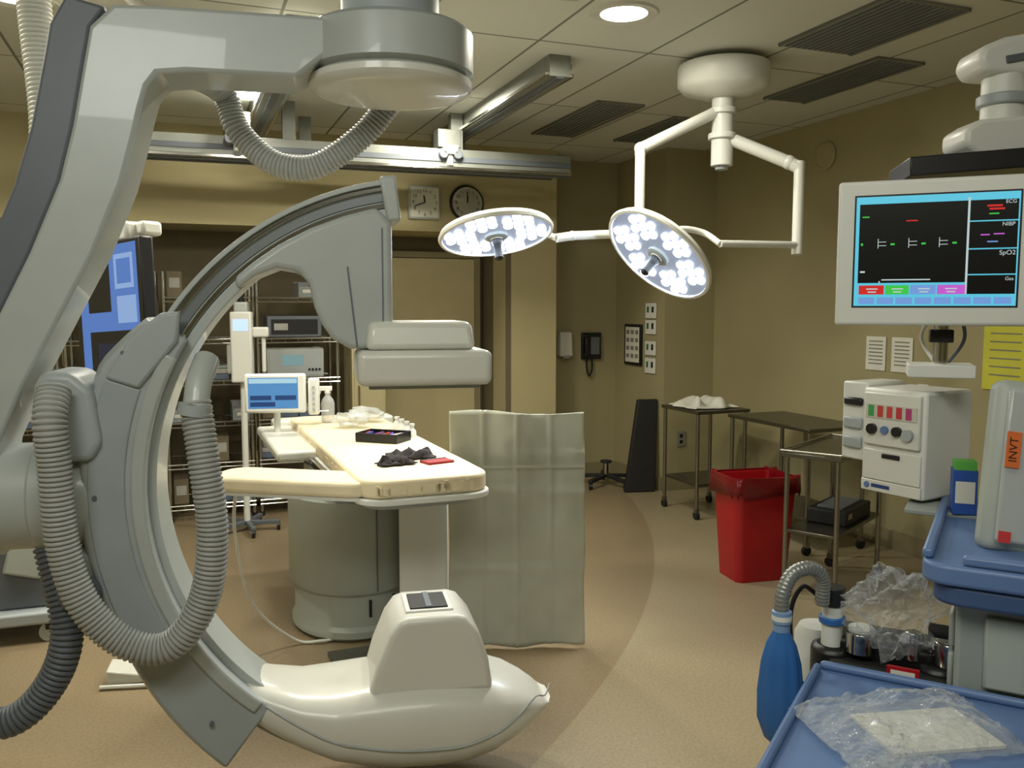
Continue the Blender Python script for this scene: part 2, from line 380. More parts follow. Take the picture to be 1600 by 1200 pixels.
P=[]
for a in (101,108,115,122,128,133): q=ap(a,.845); P.append((q[0],q[2]))
low=[(-.60,1.60),(-.55,1.64),(-.49,1.665),(-.43,1.655),(-.40,1.62),(-.385,1.55),(-.365,1.50),(-.335,1.455),(-.28,1.425),(-.175,1.425),(-.155,1.45),(-.155,1.80)]
CA=B().prism(P+low,-.115,.115,gray).done('detector_mount',parent=C,bevel=.016,seg=3)
B().box((-.275,-.116,1.55),(.004,.006,.24),dgray,R=(0,-6,0)).box((-.185,-.116,1.62),(.003,.006,.33),dgray).split('seam',parent=CA)
B().box((-.075,0,1.465),(.33,.34,.085),white,top=(.93,.9)).done('detector_neck',parent=C,bevel=.02,seg=3)
DT=B().box((-.065,0,1.37),(.40,.40,.105),white).done('flat_detector',parent=C,bevel=.022,seg=4,label='square off-white flat detector housing')
B().box((-.065,0,1.313),(.33,.33,.012),gray2).done('detector_face',parent=DT)
R=[]; n=36
xs=[-.66,-.62,-.55,-.45,-.35,-.25,-.15,-.05,.05,.15,.22,.28,.32,.345,.355]
ztd={-.66:.44,-.62:.43,-.55:.40,-.45:.375,-.35:.375,-.25:.385,-.15:.39,-.05:.39,.05:.38,.15:.365,.22:.34,.28:.305,.32:.275,.345:.25,.355:.235}
def zbf(x): return cz-math.sqrt(max(.01,.93**2-(x-cx0)**2))+.01+max(0,x-.1)*.32
for x in xs:
    zb=zbf(x); zt=ztd[x]
    w=.10+.11*max(0,min(1,(x+.66)/.3)); 
    if x>.1: w=.21*math.sqrt(max(.03,1-((x-.1)/.262)**2))
    if x>.3: zb=max(zb,.17+(x-.3)*.6)
    c=(zb+zt)/2; h=(zt-zb)/2; ring=[]
    for k in range(n):
        a=2*math.pi*k/n; ca,sa=math.cos(a),math.sin(a); e=.62
        ring.append((x,w*math.copysign(abs(ca)**e,ca),c+h*math.copysign(abs(sa)**.8,sa)))
    R.append(ring)
TH=B().rings(R,white).done('tube_housing',parent=C,ang=50,label='white boat-shaped x-ray tube housing near the floor')
band=[]
for x in xs[2:-1]:
    w=.10+.11*max(0,min(1,(x+.66)/.3))
    if x>.1: w=.21*math.sqrt(max(.03,1-((x-.1)/.262)**2))
    band.append((x,-w-.0005,zbf(x)+.105 if x<.3 else zbf(x)+.06))
B().tube(band,.003,gray2,n=6,smooth=3).done('seam',parent=TH)
bx=B().prism([(-.25,.345),(-.22,.45),(-.18,.545),(-.15,.585),(-.12,.595),(.03,.595),(.06,.585),(.10,.535),(.13,.445),(.145,.345)],-.15,.13,white).done('collimator_box',parent=C,bevel=.02,seg=3)
B().box((-.05,-.01,.597),(.15,.17,.008),white2).box((-.05,-.01,.603),(.12,.14,.006),black).box((-.05,-.01,.607),(.02,.14,.004),dgray).done('collimator_window',parent=bx,bevel=.002,label='dark collimator window with pale frame')
hp=[(-1.075,-.20,1.33),(-1.075,-.25,1.25),(-1.07,-.25,1.136),(-1.06,-.24,.90),(-1.01,-.24,.73),(-.91,-.24,.62),(-.794,-.24,.605),(-.703,-.24,.73),(-.674,-.24,.92),(-.692,-.23,1.12),(-.715,-.20,1.29)]
H=B().tube(hp,.041,hosem,n=14,rib=.0135,amp=.09).done('ribbed_hose',parent=C,ang=60)
B().tube([(-.712,-.21,1.27),(-.705,-.18,1.34),(-.69,-.12,1.40)],.036,gray,n=14,smooth=6).cyl((-.717,-.21,1.25),(-.712,-.21,1.28),.046,gray2).done('hose_coupling',parent=H)
Mi=W[C.name].inverted()
hw=[Mi@Vector(p) for p in [(-.985,3.0,2.28),(-.935,3.02,2.15),(-.82,3.02,2.045),(-.68,3.02,2.03),(-.53,3.02,2.12),(-.43,3.02,2.23),(-.33,3.02,2.40),(-.30,3.02,2.62)]]
hw=[Vector((-.80,.06,2.30)),Vector((-.80,.16,2.29))]+hw
B().tube(hw,.040,hosem,n=14,rib=.014,amp=.09).done('ribbed_hose',parent=C,ang=60)
hw=[(-1.62,3.0,2.84),(-1.60,3.0,2.5),(-1.57,2.98,2.15),(-1.60,2.95,1.85)]
B().tube(hw,.05,white,n=14,rib=.016,amp=.1).done('cable_conduit',label='pale ribbed cable conduit hanging from the ceiling',cat='cable hose',ang=60)
B().tube([(-1.15,-.05,.86),(-1.10,-.1,.62),(-1.16,-.1,.45),(-1.28,-.1,.36),(-1.44,-.08,.42)],.042,dgray,n=14,rib=.016,amp=.1).done('ribbed_hose',parent=C,label='dark grey ribbed hose sagging under the pivot',ang=60)
B().box((-1.03,-.02,.76),(.14,.2,.16),gray2,R=(0,20,0)).cyl((-1.05,-.13,.74),(-1.05,-.16,.74),.06,dgray).done('lower_bracket',parent=C,bevel=.015)

# ---------------------------------------------------------------- operating table
T=thing('operating_table','cream padded operating table on a grey oval pedestal','operating table',(-.31,3.2,0),RA+.8)
def stadium(w,L,r,n=8,y0=0):
    P=[]
    for (cx,cy,a0) in [(w/2-r,y0+r,-90),(w/2-r,y0+L-r,0),(-w/2+r,y0+L-r,90),(-w/2+r,y0+r,180)]:
        for k in range(n+1):
            a=math.radians(a0+90*k/n); P.append((cx+r*math.cos(a),cy+r*math.sin(a)))
    return P
def slab(bb,pts,z0,z1,m,M=None):
    n=len(pts); vs=[(x,y,z0) for x,y in pts]+[(x,y,z1) for x,y in pts]
    fs=[tuple(range(n))[::-1],tuple(range(n,2*n))]+[(k,(k+1)%n,n+(k+1)%n,n+k) for k in range(n)]
    return bb.add(vs,fs,m,M)
bb=B(); slab(bb,stadium(.51,2.05,.10),.842,.912,cream); bb.done('mattress',parent=T,bevel=.014,seg=3)
bb=B()
for k in range(26):
    a=random.uniform(-.22,.22); bb.box((a,-.001,.873+random.uniform(-.01,.01)),(random.uniform(.008,.02),.004,.03),cream)
for k in range(30):
    y=random.uniform(.1,1.9)
    bb.box((-.256,y,.868),(.004,random.uniform(.01,.03),.03),cream)
bb.done('tape_tab',parent=T,kind='stuff')
bb=B(); slab(bb,stadium(.53,2.08,.11,y0=-.015),.818,.842,white2); slab(bb,stadium(.44,1.9,.09,y0=.05),.79,.818,gray2); bb.done('table_top',parent=T,bevel=.005)
B().box((-.29,1.25,.83),(.012,1.4,.03),chrome).box((.29,1.25,.83),(.012,1.4,.03),chrome).box((-.275,.7,.83),(.03,.03,.02),chrome).box((-.275,1.7,.83),(.03,.03,.02),chrome).box((.275,1.7,.83),(.03,.03,.02),chrome).split('side_rail',parent=T,bevel=.002)
B().box((-.24,1.5,.85),(.40,.95,.05),white).done('side_extension',parent=T,bevel=.015)
B().box((0,2.02,.86),(.7,.14,.09),white).done('head_section',parent=T,bevel=.015)
d=Vector((-.72,.50,0))-Vector((-.16,.12,0)); L=d.length; ang=math.atan2(d.y,d.x)
MA=Matrix.Translation((-.16,.12,0))@Matrix.Rotation(ang-math.pi/2,4,'Z')
bb=B(); slab(bb,stadium(.24,L,.09),.842,.90,cream,MA); AB=bb.done('arm_board',parent=T,bevel=.016,seg=3)
bb=B(); slab(bb,stadium(.21,L,.07),.828,.842,white2,MA); bb.done('board_base',parent=AB)
px_=-.08
T_M=Matrix.Translation((px_,1.12,0))
PD=B().lathe([(.22,.80),(.22,.69),(.27,.68),(.300,.66),(.300,.24),(.29,.225)],cartl,T_M,48,sx=1,sy=1.2).done('pedestal_shroud',parent=T)
B().lathe([(.275,.23),(.275,.07),(.29,.05),(.29,.02),(.275,.005)],cartl,T_M,48,sx=1,sy=1.2).done('pedestal_base',parent=T)
bb=B()
for x in (-.06,.06):
    yy=1.12-1.2*math.sqrt(.275**2-(x-px_)**2)
    bb.box((x,yy,.155),(.012,.02,.08),black)
bb.split('slot',parent=T)
B().box((-.03,1.12-.358,.45),(.004,.01,.42),dgray).done('seam',parent=PD)
B().box((-.03,1.0,.80),(.3,1.3,.04),dgray).box((-.03,.62,.79),(.22,.4,.05),gray2).done('underframe',parent=T,bevel=.008)
B().box((-.05,.60,.012),(.46,.16,.024),steel).done('floor_plate',parent=T,bevel=.004)
def tl(x,y,z): return W[T.name]@Vector((x,y,z))
B().tube([tl(-.66,.5,.85),(-1.16,3.55,.60),(-1.14,3.7,.25),(-1.0,3.85,.03),(-.88,3.87,.015),(-.82,3.9,.015)],.007,white2,n=8).done('power_cable',parent=T,world=True)
tr=thing('instrument_tray','black open tray holding small coloured supplies on table','tray',tl(.05,.95,.912),-20)
B().box((0,0,.006),(.22,.15,.012),black).box((0,-.072,.025),(.22,.008,.04),black).box((0,.072,.025),(.22,.008,.04),black).box((-.107,0,.025),(.008,.15,.04),black).box((.107,0,.025),(.008,.15,.04),black).done('tray_body',parent=tr,bevel=.003)
cols=[(150,30,40),(60,60,150),(200,190,180),(120,40,120),(30,30,30)]
for k in range(9):
    m=mat('supply_%d'%(k%5),cols[k%5],.5)
    B().cyl((-.09+.022*k,-.05+.02*random.random(),.022+.01*(k%2)),(-.09+.022*k+random.uniform(-.02,.02),.04,.03),.009,m,n=10).done('supply_tube',parent=tr)
def cloth(w,h,amp,m,N=20,seed=0,jit=1):
    bb=B(); vs=[];fs=[]
    for i in range(N+1):
        for j in range(N+1):
            x=(i/N-.5)*w; y=(j/N-.5)*h; e=min(i,N-i,j,N-j)/N; q=.16/h
            z=.004+abs(noise.noise(Vector((x*14*q,y*14*q,2+seed))))*amp*min(1,e*5)
            x+=.14*jit*w*noise.noise(Vector((x*20*q,y*20*q,9+seed))); y+=.2*jit*h*noise.noise(Vector((x*20*q,y*20*q,4)))
            vs.append((x,y,z))
    for i in range(N):
        for j in range(N): a=i*(N+1)+j; fs.append((a,a+1,a+N+2,a+N+1))
    return bb.add(vs,fs,m)
for lc,w_,h_,sd_,rz_,lb_ in ((tl(.05,.46,.912),.20,.13,0,10,'crumpled dark cloth strap lying on the mattress'),(tl(-.05,.31,.912),.15,.07,3,30,'small dark crumpled strap piece on the mattress')):
    o=cloth(w_,h_,.06,fabd,seed=sd_).done('dark_cloth',label=lb_,cat='cloth',loc=lc,rz=rz_); so=o.modifiers.new('s','SOLIDIFY'); so.thickness=.006; so.offset=1
B().box((0,0,.005),(.12,.08,.010),mat('red_pouch',(150,26,34),.6,bump=.2)).box((0,.03,.011),(.12,.01,.003),black).done('red_pouch',label='flat red pouch lying on the mattress',cat='pouch',loc=tl(.12,.30,.912),rz=35,bevel=.003)
sb=thing('spray_bottle','clear spray bottle with white trigger head on table','spray bottle',tl(-.08,1.72,.912),10)
B().lathe([(.035,0),(.037,.01),(.037,.11),(.03,.13),(.014,.15),(.014,.16)],film2,n=20).done('bottle_body',parent=sb)
B().lathe([(.016,.16),(.016,.18)],white2,n=16).box((-.01,0,.19),(.07,.022,.025),white2).box((-.04,0,.17),(.008,.014,.04),white2,R=(0,20,0)).done('trigger_head',parent=sb,bevel=.003)
for k,(x,y) in enumerate([(.12,1.66),(.0,1.46)]):
    B().blob((0,0,.045),(.19,.14,.075),film2,seed=k+2,amp=.45).done('plastic_bag',label='crumpled clear plastic wrap bundle on table',cat='plastic bag',loc=tl(x,y,.914),group='plastic wraps on the table')
for k in range(4):
    B().lathe([(.022,0),(.022,.03),(.010,.045),(.010,.055),(.014,.056),(.014,.066)],white2,n=14).done('small_vial',label='small white capped vial at the mattress edge',cat='vial',loc=tl(.21,1.02+.1*k,.912),group='small vials on the table')
cm=thing('bedside_monitor','white bedside monitor with blue screen clamped to table rail','monitor',(-1.27,4.62,.80),8)
B().cyl((0,.04,0),(0,.04,.30),.018,white2).box((0.03,.03,.03),(.10,.08,.07),white2).done('stand',parent=cm,bevel=.004)
B().box((0,0,.29),(.32,.05,.21),white2).box((.20,.01,.27),(.06,.05,.20),white2).done('housing',parent=cm,bevel=.012)
B().rect(-.14,.12,.21,.375,-.0262,emat('scr_blue',(80,135,185),1.0)).rect(-.135,.115,.345,.37,-.0266,emat('scr_pale',(165,200,215),1.0)).rect(-.13,-.02,.255,.28,-.0266,emat('scr_dark',(40,70,120),.8)).rect(0,.11,.255,.28,-.0266,emat('scr_dark',(30,60,110),.8)).rect(-.13,.0,.22,.245,-.0266,emat('scr_dark',(30,60,110),.8)).done('screen',parent=cm)
bb=B()
for k in range(5): bb.cyl((.20,-.016,.20+.03*k),(.20,-.022,.20+.03*k),.008,gray2,n=10)
bb.split('button',parent=cm)

wc=thing('white_cabinet','narrow white upright cabinet standing under the table','cabinet',(-.41,3.96,0),3)
B().box((0,0,.37),(.22,.2,.74),white2).done('body',parent=wc,bevel=.008)
B().box((0,-.102,.37),(.20,.006,.66),white2).done('door',parent=wc,bevel=.002)
D=thing('draped_shield','mobile shield covered by creased pale greenish plastic drape','shield screen',(.02,3.85,0),2)
bb=B(); N1,N2=60,60; vs=[];fs=[]
for i in range(N1+1):
    for j in range(N2+1):
        u=i/N1; v=j/N2; x=-.30+.60*u; z=.015+1.075*v
        fold=.008*math.sin(u*15+1.5*math.sin(v*3))*(1-v*.6)+.02*noise.noise(Vector((x*4,z*2.5,1)))+.008*noise.noise(Vector((x*14,z*9,3)))
        edge=.02*noise.noise(Vector((0,z*3,5)))
        x2=x*(1+.03*(1-v))+edge*(abs(u-.5)*2)
        cr=0
        for c in (.25,.5,.75): cr+=.008*math.exp(-((u-c)/.012)**2)
        for c in (.33,.66,.82): cr+=.008*math.exp(-((v-c)/.010)**2)
        vs.append((x2,-.03-fold-cr,z+(.006*math.sin(u*9) if v==0 else 0)+(.008*math.sin(u*7)-.012*u if v==1 else 0)))
for i in range(N1):
    for j in range(N2): a=i*(N2+1)+j; fs.append((a,a+N2+1,a+N2+2,a+1))
bb.add(vs,fs,drape); o=bb.done('drape_sheet',parent=D,ang=80); so=o.modifiers.new('s','SOLIDIFY'); so.thickness=.003
B().add([(-.30+.03*k,-.060,z) for z in (.838,.850) for k in range(21)],[(k,k+1,22+k,21+k) for k in range(20)],drape).done('tape_band',parent=D)
B().cyl((-.27,.03,.05),(-.27,.03,1.04),.012,steel).cyl((.27,.03,.05),(.27,.03,1.04),.012,steel).cyl((-.27,.03,1.03),(.27,.03,1.03),.012,steel).box((-.27,.14,.04),(.04,.26,.03),steel).box((.27,.14,.04),(.04,.26,.03),steel).done('frame',parent=D)
for x,y in ((-.27,.02),(-.27,.26),(.27,.02),(.27,.26)): B().cyl((x-.012,y,.014),(x+.012,y,.014),.014,black).done('caster',parent=D)
B().tube([(-.52,3.76,.012),(-.44,3.68,.012),(-.38,3.74,.02),(-.42,3.83,.03),(-.5,3.74,.035),(-.42,3.66,.045),(-.36,3.74,.05),(-.44,3.83,.06),(-.54,3.74,.06)],.009,white2,n=8).done('coiled_cable',label='coiled white cable on floor beside the pedestal',cat='cable')
fp=thing('foot_pedal','white foot pedal with tube guard on the floor','foot pedal',(-1.58,3.5,0),15)
B().prism([(-.1,0.005),(.1,0.005),(.1,.03),(-.1,.07)],-.07,.07,white).done('pedal_body',parent=fp,bevel=.008)
B().tube([(-.12,-.09,.012),(.13,-.11,.012),(.16,0,.012),(.13,.1,.012),(-.12,.09,.012)],.009,white2,n=8).done('guard',parent=fp)

# ---------------------------------------------------------------- surgical light
SL=thing('surgical_light','white ceiling-mounted surgical light with two glowing LED heads','surgical light',(1.12,4.7,CZ),0)
Tm=Matrix.Translation((1.12,4.7,0))
B().lathe([(.10,CZ),(.10,CZ-.02),(.235,CZ-.03),(.24,CZ-.05),(.24,CZ-.13),(.215,CZ-.16),(.12,CZ-.19),(.10,CZ-.195)],white2,Tm,48).done('ceiling_mount',parent=SL,world=True)
B().cyl((1.12,4.7,2.68),(1.12,4.7,2.30),.058,white2).cyl((1.12,4.7,2.30),(1.12,4.7,2.28),.035,gray2).cyl((1.12,4.7,2.60),(1.12,4.7,2.57),.075,white2).cyl((1.12,4.7,2.47),(1.12,4.7,2.44),.075,white2).done('column',parent=SL,world=True,bevel=.004)
def link(pts,r,name='arm'):
    bb=B().tube(pts,r,white2,n=14,smooth=1)
    for p in pts[1:-1]: bb.blob(p,(r*2.3,)*3,white2,amp=0,sub=2)
    return bb.done(name,parent=SL,world=True)
link([(1.12,4.7,2.60),(.66,4.52,2.36),(.655,4.5,2.33)],.030)
link([(.655,4.5,2.36),(.655,4.5,1.90)],.026)
link([(.655,4.5,1.93),(.30,4.36,1.905),(.22,4.32,1.89)],.022)
link([(1.12,4.7,2.46),(1.44,4.58,2.30),(1.49,4.56,2.27)],.034)
link([(1.49,4.56,2.30),(1.47,4.5,1.82)],.028)
link([(1.47,4.5,1.87),(1.02,4.28,1.86)],.018)
def head(c,n,rr,yk,spot):
    n=Vector(n).normalized(); q=n.to_track_quat('Z','Y').to_matrix().to_4x4(); M=Matrix.Translation(c)@q
    h=B().lathe([(.0001,-.055),(rr*.35,-.052),(rr*.75,-.04),(rr*.96,-.02),(rr,0),(rr*.985,.012),(rr*.94,.014),(rr*.93,.004)],white2,M,48).done('lamp_head',parent=SL,world=True,label='round white lamp head with bright LED clusters')
    B().lathe([(rr*.16,.006),(rr*.94,.004)],ledp,M,48).done('reflector',parent=h,world=True)
    for k in range(6):
        bb=B(); a=k*math.pi/3+.3
        for j,(dx,dy) in enumerate([(0,0),(.055,0),(-.055,0),(.027,.048),(-.027,.048),(.027,-.048),(-.027,-.048)]):
            x=rr*.62*math.cos(a)+dx*1.05; y=rr*.62*math.sin(a)+dy*1.05
            if math.hypot(x,y)<rr*.88: bb.lathe([(.022,.006),(.022,.012),(.016,.017)],led,M@Matrix.Translation((x,y,0)),12)
        bb.done('led_cluster',parent=h,world=True,kind='stuff')
    B().lathe([(rr*.2,.0),(rr*.2,.02),(rr*.15,.026),(rr*.1,.024)],gray2,M,32).lathe([(rr*.11,.02),(rr*.11,.03)],white2,M,24).done('center_hub',parent=h,world=True)
    B().lathe([(.024,.024),(.028,.04),(.020,.06),(.018,.10),(.022,.12),(.014,.13)],black,M,20).done('handle',parent=h,world=True)
    B().tube(yk,.016,white2,n=10,smooth=6).done('yoke',parent=h,world=True)
    l=bpy.data.lights.new('surgical_lamp','SPOT'); l.energy=spot; l.color=(.92,.97,1); l.spot_size=math.radians(100); l.spot_blend=.6; l.shadow_soft_size=.15
    lo=bpy.data.objects.new('surgical_lamp_light',l); COL.objects.link(lo); lo.matrix_world=Matrix.Translation(Vector(c)+n*.18)@(-n).to_track_quat('Z','Y').to_matrix().to_4x4()
head((-.077,4.2,1.90),(.13,-.27,-.95),.28,[(.22,4.32,1.89),(.12,4.42,1.94),(-.02,4.36,1.98),(-.07,4.23,1.96)],26)
head((.70,4.15,1.80),(-.62,-.34,-.71),.29,[(1.02,4.28,1.86),(.95,4.35,1.92),(.82,4.3,1.93),(.74,4.19,1.86)],22)

# ---------------------------------------------------------------- racks with supplies
rk=thing('wire_rack','chrome wire shelving rack filled with medical supplies','shelving rack',(-1.66,6.62,0),RA,'supply racks in the recess')
shz=[.12,.42,.72,1.02,1.32,1.62]
for x in (-.29,.29):
    for y in (-.18,.18): B().cyl((x,y,0.03),(x,y,1.8),.013,chrome,n=10).cyl((x,y,0),(x,y,.03),.02,black,n=10).done('post',parent=rk)
for z in shz:
    bb=B().cyl((-.3,-.2,z),(.3,-.2,z),.006,chrome,n=6).cyl((-.3,.2,z),(.3,.2,z),.006,chrome,n=6).cyl((-.3,-.2,z-.03),(.3,-.2,z-.03),.005,chrome,n=6)
    for k in range(13): bb.box((-.29+k*.0483,0,z),(.004,.4,.005),chrome)
    for k in range(7): bb.box((-.29+k*.0966,-.2,z-.015),(.004,.004,.03),chrome)
    bb.done('shelf',parent=rk)
racks=[(-1.66,6.62),(-2.25,6.39),(-2.84,6.16),(-3.43,5.93)]
for p in racks[1:]: copy_thing(rk,(p[0],p[1],0),RA)
binm=mat('bin_clear_gray',(142,148,148),.3,var=.1); cartm=mat('carton_white',(156,156,148),.7,var=.1); cartb=mat('carton_blue',(88,102,120),.6,var=.1); tanm=mat('carton_tan',(106,96,74),.7,var=.1)
def mk(kind):
    if kind==0:
        return B().box((0,0,.006),(.12,.3,.012),binm).box((0,-.148,.04),(.12,.006,.07),binm,R=(12,0,0)).box((0,.148,.06),(.12,.006,.12),binm).box((-.058,0,.055),(.005,.3,.11),binm).box((.058,0,.055),(.005,.3,.11),binm).box((0,0,.05),(.10,.26,.06),cartm).box((0,-.153,.045),(.06,.002,.025),paper,R=(12,0,0)).done('storage_bin',label='grey open-front storage bin on wire shelf',cat='storage bin',bevel=.002,group='storage bins on the racks')
    if kind==1:
        return B().box((0,0,.06),(.13,.26,.12),binm).box((0,-.1305,.07),(.08,.001,.04),cartb).box((0,0,.1205),(.02,.26,.001),tanm).done('supply_carton',label='grey supply carton with blue label on shelf',cat='box',bevel=.002,group='supply cartons on the racks')
    if kind==2:
        return B().box((0,0,.02),(.14,.26,.04),cartb).box((0,0,.06),(.13,.25,.035),cartm).box((.01,0,.09),(.12,.24,.02),binm).done('tray_stack',label='stack of flat supply packs on shelf',cat='supply pack',bevel=.004,group='packs on the racks')
    return B().box((0,0,.09),(.10,.24,.18),tanm).box((0,-.1205,.10),(.07,.001,.07),cartm).done('supply_box',label='tall tan supply box on wire shelf',cat='box',bevel=.002,group='supply boxes on the racks')
tem=[mk(i) for i in range(4)]; used=[False]*4
Rr=Matrix.Rotation(math.radians(RA),4,'Z')
for ri,p in enumerate(racks):
    for si,z in enumerate(shz):
        if ri==0 and si in(3,4): continue
        for k in range(4):
            kd=random.choice([0,0,0,0,1,2,2,3]); skip=random.random()<(.2 if si<4 else .55); j=random.uniform(-.03,0)
            if skip and used[kd]: continue
            w=Matrix.Translation((p[0],p[1],z+.0035))@Rr@Vector((-.215+k*.143,j,0))
            if not used[kd]: o=tem[kd]; used[kd]=True
            else: o=tem[kd].copy(); COL.objects.link(o)
            o.matrix_basis=Matrix.Translation(w)@Rr
ew=Matrix.Translation((-1.66,6.62,1.0245))@Rr@Vector((-.02,0,0))
E=thing('electronics_unit','pale grey stacked electronic unit with display on rack','medical device',ew,RA)
B().box((0,0,.11),(.42,.32,.22),cartl).done('housing',parent=E,bevel=.01)
B().box((0,-.162,.11),(.38,.005,.18),gray2).rect(-.10,.06,.09,.17,-.166,emat('scr_pale2',(150,190,190),.5)).done('front_panel',parent=E)
bb=B()
for k in range(4): bb.cyl((.10+.025*k,-.164,.06),(.10+.025*k,-.175,.06),.009,black,n=10)
bb.split('knob',parent=E)
ew2=Matrix.Translation((-1.66,6.62,1.3245))@Rr@Vector((-.02,0,0))
E2=thing('electronics_unit','dark grey electronic unit on upper rack shelf','medical device',ew2,RA)
B().box((0,0,.08),(.40,.3,.16),dgray).done('housing',parent=E2,bevel=.01)
B().box((0,-.152,.08),(.34,.005,.11),black).box((-.1,-.156,.08),(.1,.004,.05),cartm).done('front_panel',parent=E2)
tcb=thing('tall_cabinet','narrow cream upright supply cabinet beside the racks','cabinet',(-1.17,6.82,0),RA)
B().box((0,0,.70),(.26,.36,1.36),doorm).box((0,0,.01),(.24,.32,.02),black).done('body',parent=tcb,bevel=.006)
B().box((0,-.184,.72),(.23,.008,1.26),wallm).done('door',parent=tcb,bevel=.003)
B().cyl((-.08,-.2,.8),(-.08,-.2,.95),.006,chrome).done('handle',parent=tcb)

IJ=thing('injector_stand','white medical injector on wheeled pole stand','medical stand',(-1.84,5.90,0),10)
B().cyl((0,0,.06),(0,0,1.10),.022,white2).done('pole',parent=IJ)
bb=B()
for k in range(5):
    a=k*2*math.pi/5; bb.box((.11*math.cos(a),.11*math.sin(a),.06),(.22,.035,.03),dgray,R=(0,0,math.degrees(a)))
bb.done('base',parent=IJ,bevel=.005)
for k in range(5):
    a=k*2*math.pi/5; B().cyl((.21*math.cos(a)-.01,.21*math.sin(a),.028),(.21*math.cos(a)+.01,.21*math.sin(a),.028),.028,black,n=14).done('caster',parent=IJ)
B().box((0,-.02,1.28),(.14,.12,.48),white2).box((0,-.02,1.55),(.09,.1,.07),gray).cyl((0,-.02,1.56),(0,-.02,1.64),.02,black).box((.12,0,1.38),(.11,.07,.07),white2).cyl((.14,0,1.38),(.14,0,1.10),.014,white2).cyl((-.08,-.05,1.1),(-.08,-.05,1.3),.018,film2).done('injector_head',parent=IJ,bevel=.012)
B().rect(-.05,.05,1.39,1.47,-.0815,emat('scr_lamp',(190,215,240),1.2)).done('display',parent=IJ)

def clock(loc,sq,h,mn,label):
    r=thing('wall_clock',label,'clock',loc,RA)
    if sq: B().box((0,-.015,0),(.26,.03,.26),gray).done('case',parent=r,bevel=.012)
    else: B().lathe([(.14,0),(.145,.02),(.13,.035),(.122,.03)],black,Matrix.Rotation(math.pi/2,4,'X'),40).done('case',parent=r)
    f=B()
    if sq: f.box((0,-.031,0),(.225,.003,.225),paper)
    else: f.lathe([(.0001,.037),(.126,.037)],paper,Matrix.Rotation(math.pi/2,4,'X'),40)
    f.done('dial',parent=r)
    nb=B(); yo=-.0335 if sq else -.038
    for k in range(1,13):
        a=math.radians(90-30*k); nb.text(str(k),.038,.094*math.cos(a),yo,.094*math.sin(a),inkm)
    nb.done('numerals',parent=r,fix=False,kind='stuff')
    hb=B()
    for ang,L,w in ((h,.055,.011),(mn,.085,.008)):
        a=math.radians(ang); hb.box((L/2*math.sin(a),yo-.003,L/2*math.cos(a)),(w,.002,L),inkm,R=(0,ang,0))
    hb.split('hand',parent=r)
clock((-.697,6.926,2.37),True,351,250,'square grey-framed white wall clock')
clock((-.37,7.052,2.38),False,2,358,'round black-rimmed white wall clock')

ph=thing('wall_phone','black wall telephone with hanging coiled cord','telephone',(.714,7.90,1.20),RA)
B().box((0,-.02,0),(.19,.04,.24),black).box((0.03,-.045,0),(.09,.012,.16),dgray).done('base',parent=ph,bevel=.01)
B().box((-.06,-.06,0),(.045,.03,.20),black).box((-.06,-.05,.085),(.055,.05,.045),black).box((-.06,-.05,-.085),(.055,.05,.045),black).done('handset',parent=ph,bevel=.01)
B().tube([(-.06,-.05,-.10),(-.055,-.05,-.2),(-.03,-.04,-.27),(0,-.04,-.22),(.01,-.02,-.11)],.008,black,n=8,rib=.012,amp=.25).done('cord',parent=ph)
ds=thing('soap_dispenser','white wall-mounted soap dispenser','dispenser',(.457,7.80,1.22),RA)
B().box((0,-.045,0),(.13,.09,.22),white2,top=(.9,.8)).done('body',parent=ds,bevel=.015)
B().box((0,-.07,-.115),(.06,.05,.02),gray2).done('lever',parent=ds,bevel=.004)
fr=thing('framed_notice','dark framed white notice on the alcove wall','framed notice',(1.085,7.67,1.22),RA-90)
B().box((0,-.01,0),(.30,.02,.36),black).done('frame',parent=fr,bevel=.003)
bb=B().rect(-.125,.125,-.155,.155,-.0206,paper)
for j in range(4):
    for i in range(3): bb.box((-.08+.08*i,-.0215,.11-.07*j),(.05,.001,.035),vent)
bb.done('sheet',parent=fr)
for z,h in ((1.52,.13),(1.38,.12),(1.2,.12),(1.05,.13)):
    g=thing('wall_plate','white wall plate with small dark marks','wall plate',(1.19,7.395,z),RA-90,'white plates on the alcove wall')
    B().box((0,-.006,0),(.17,.012,h),white2).done('plate',parent=g,bevel=.003)
    bb=B()
    for k in range(2): bb.box((-.04+.08*k,-.013,.01),(.03,.003,.05),inkm if k else mat('green_mark',(40,110,60),.5))
    bb.split('marking',parent=g)
g=thing('wall_outlet','steel wall outlet cover near the floor','outlet',(1.43,7.255,.44),RA)
B().box((0,-.004,0),(.08,.008,.13),vent).box((0,-.009,.025),(.03,.002,.03),black).box((0,-.009,-.025),(.03,.002,.03),black).done('cover',parent=g,bevel=.002)
B().prism([(-.16,0),(.10,0),(.14,.78),(-.03,.78)],-.03,.03,blackm).done('foam_board',label='tall black foam board leaning against the wall',cat='foam board',loc=(1.10,7.18,0),rot=(-6,0,RA-12),bevel=.01)
stl=thing('rolling_stool_base','dark low five-star wheeled base on the floor','stool',(.82,7.45,0),0)
bb=B().cyl((0,0,.06),(0,0,.20),.025,chrome).cyl((0,0,.20),(0,0,.22),.05,blackm)
for k in range(5):
    a=k*2*math.pi/5+.3; bb.box((.13*math.cos(a),.13*math.sin(a),.08),(.27,.04,.03),blackm,R=(0,4,math.degrees(a)))
bb.done('star_base',parent=stl,bevel=.005)
for k in range(5):
    a=k*2*math.pi/5+.3; B().cyl((.25*math.cos(a)-.015,.25*math.sin(a),.03),(.25*math.cos(a)+.015,.25*math.sin(a),.03),.03,black,n=14).done('caster',parent=stl)
def rw(t): return (1.72+.358*t-.003,7.37-.934*t-.001)
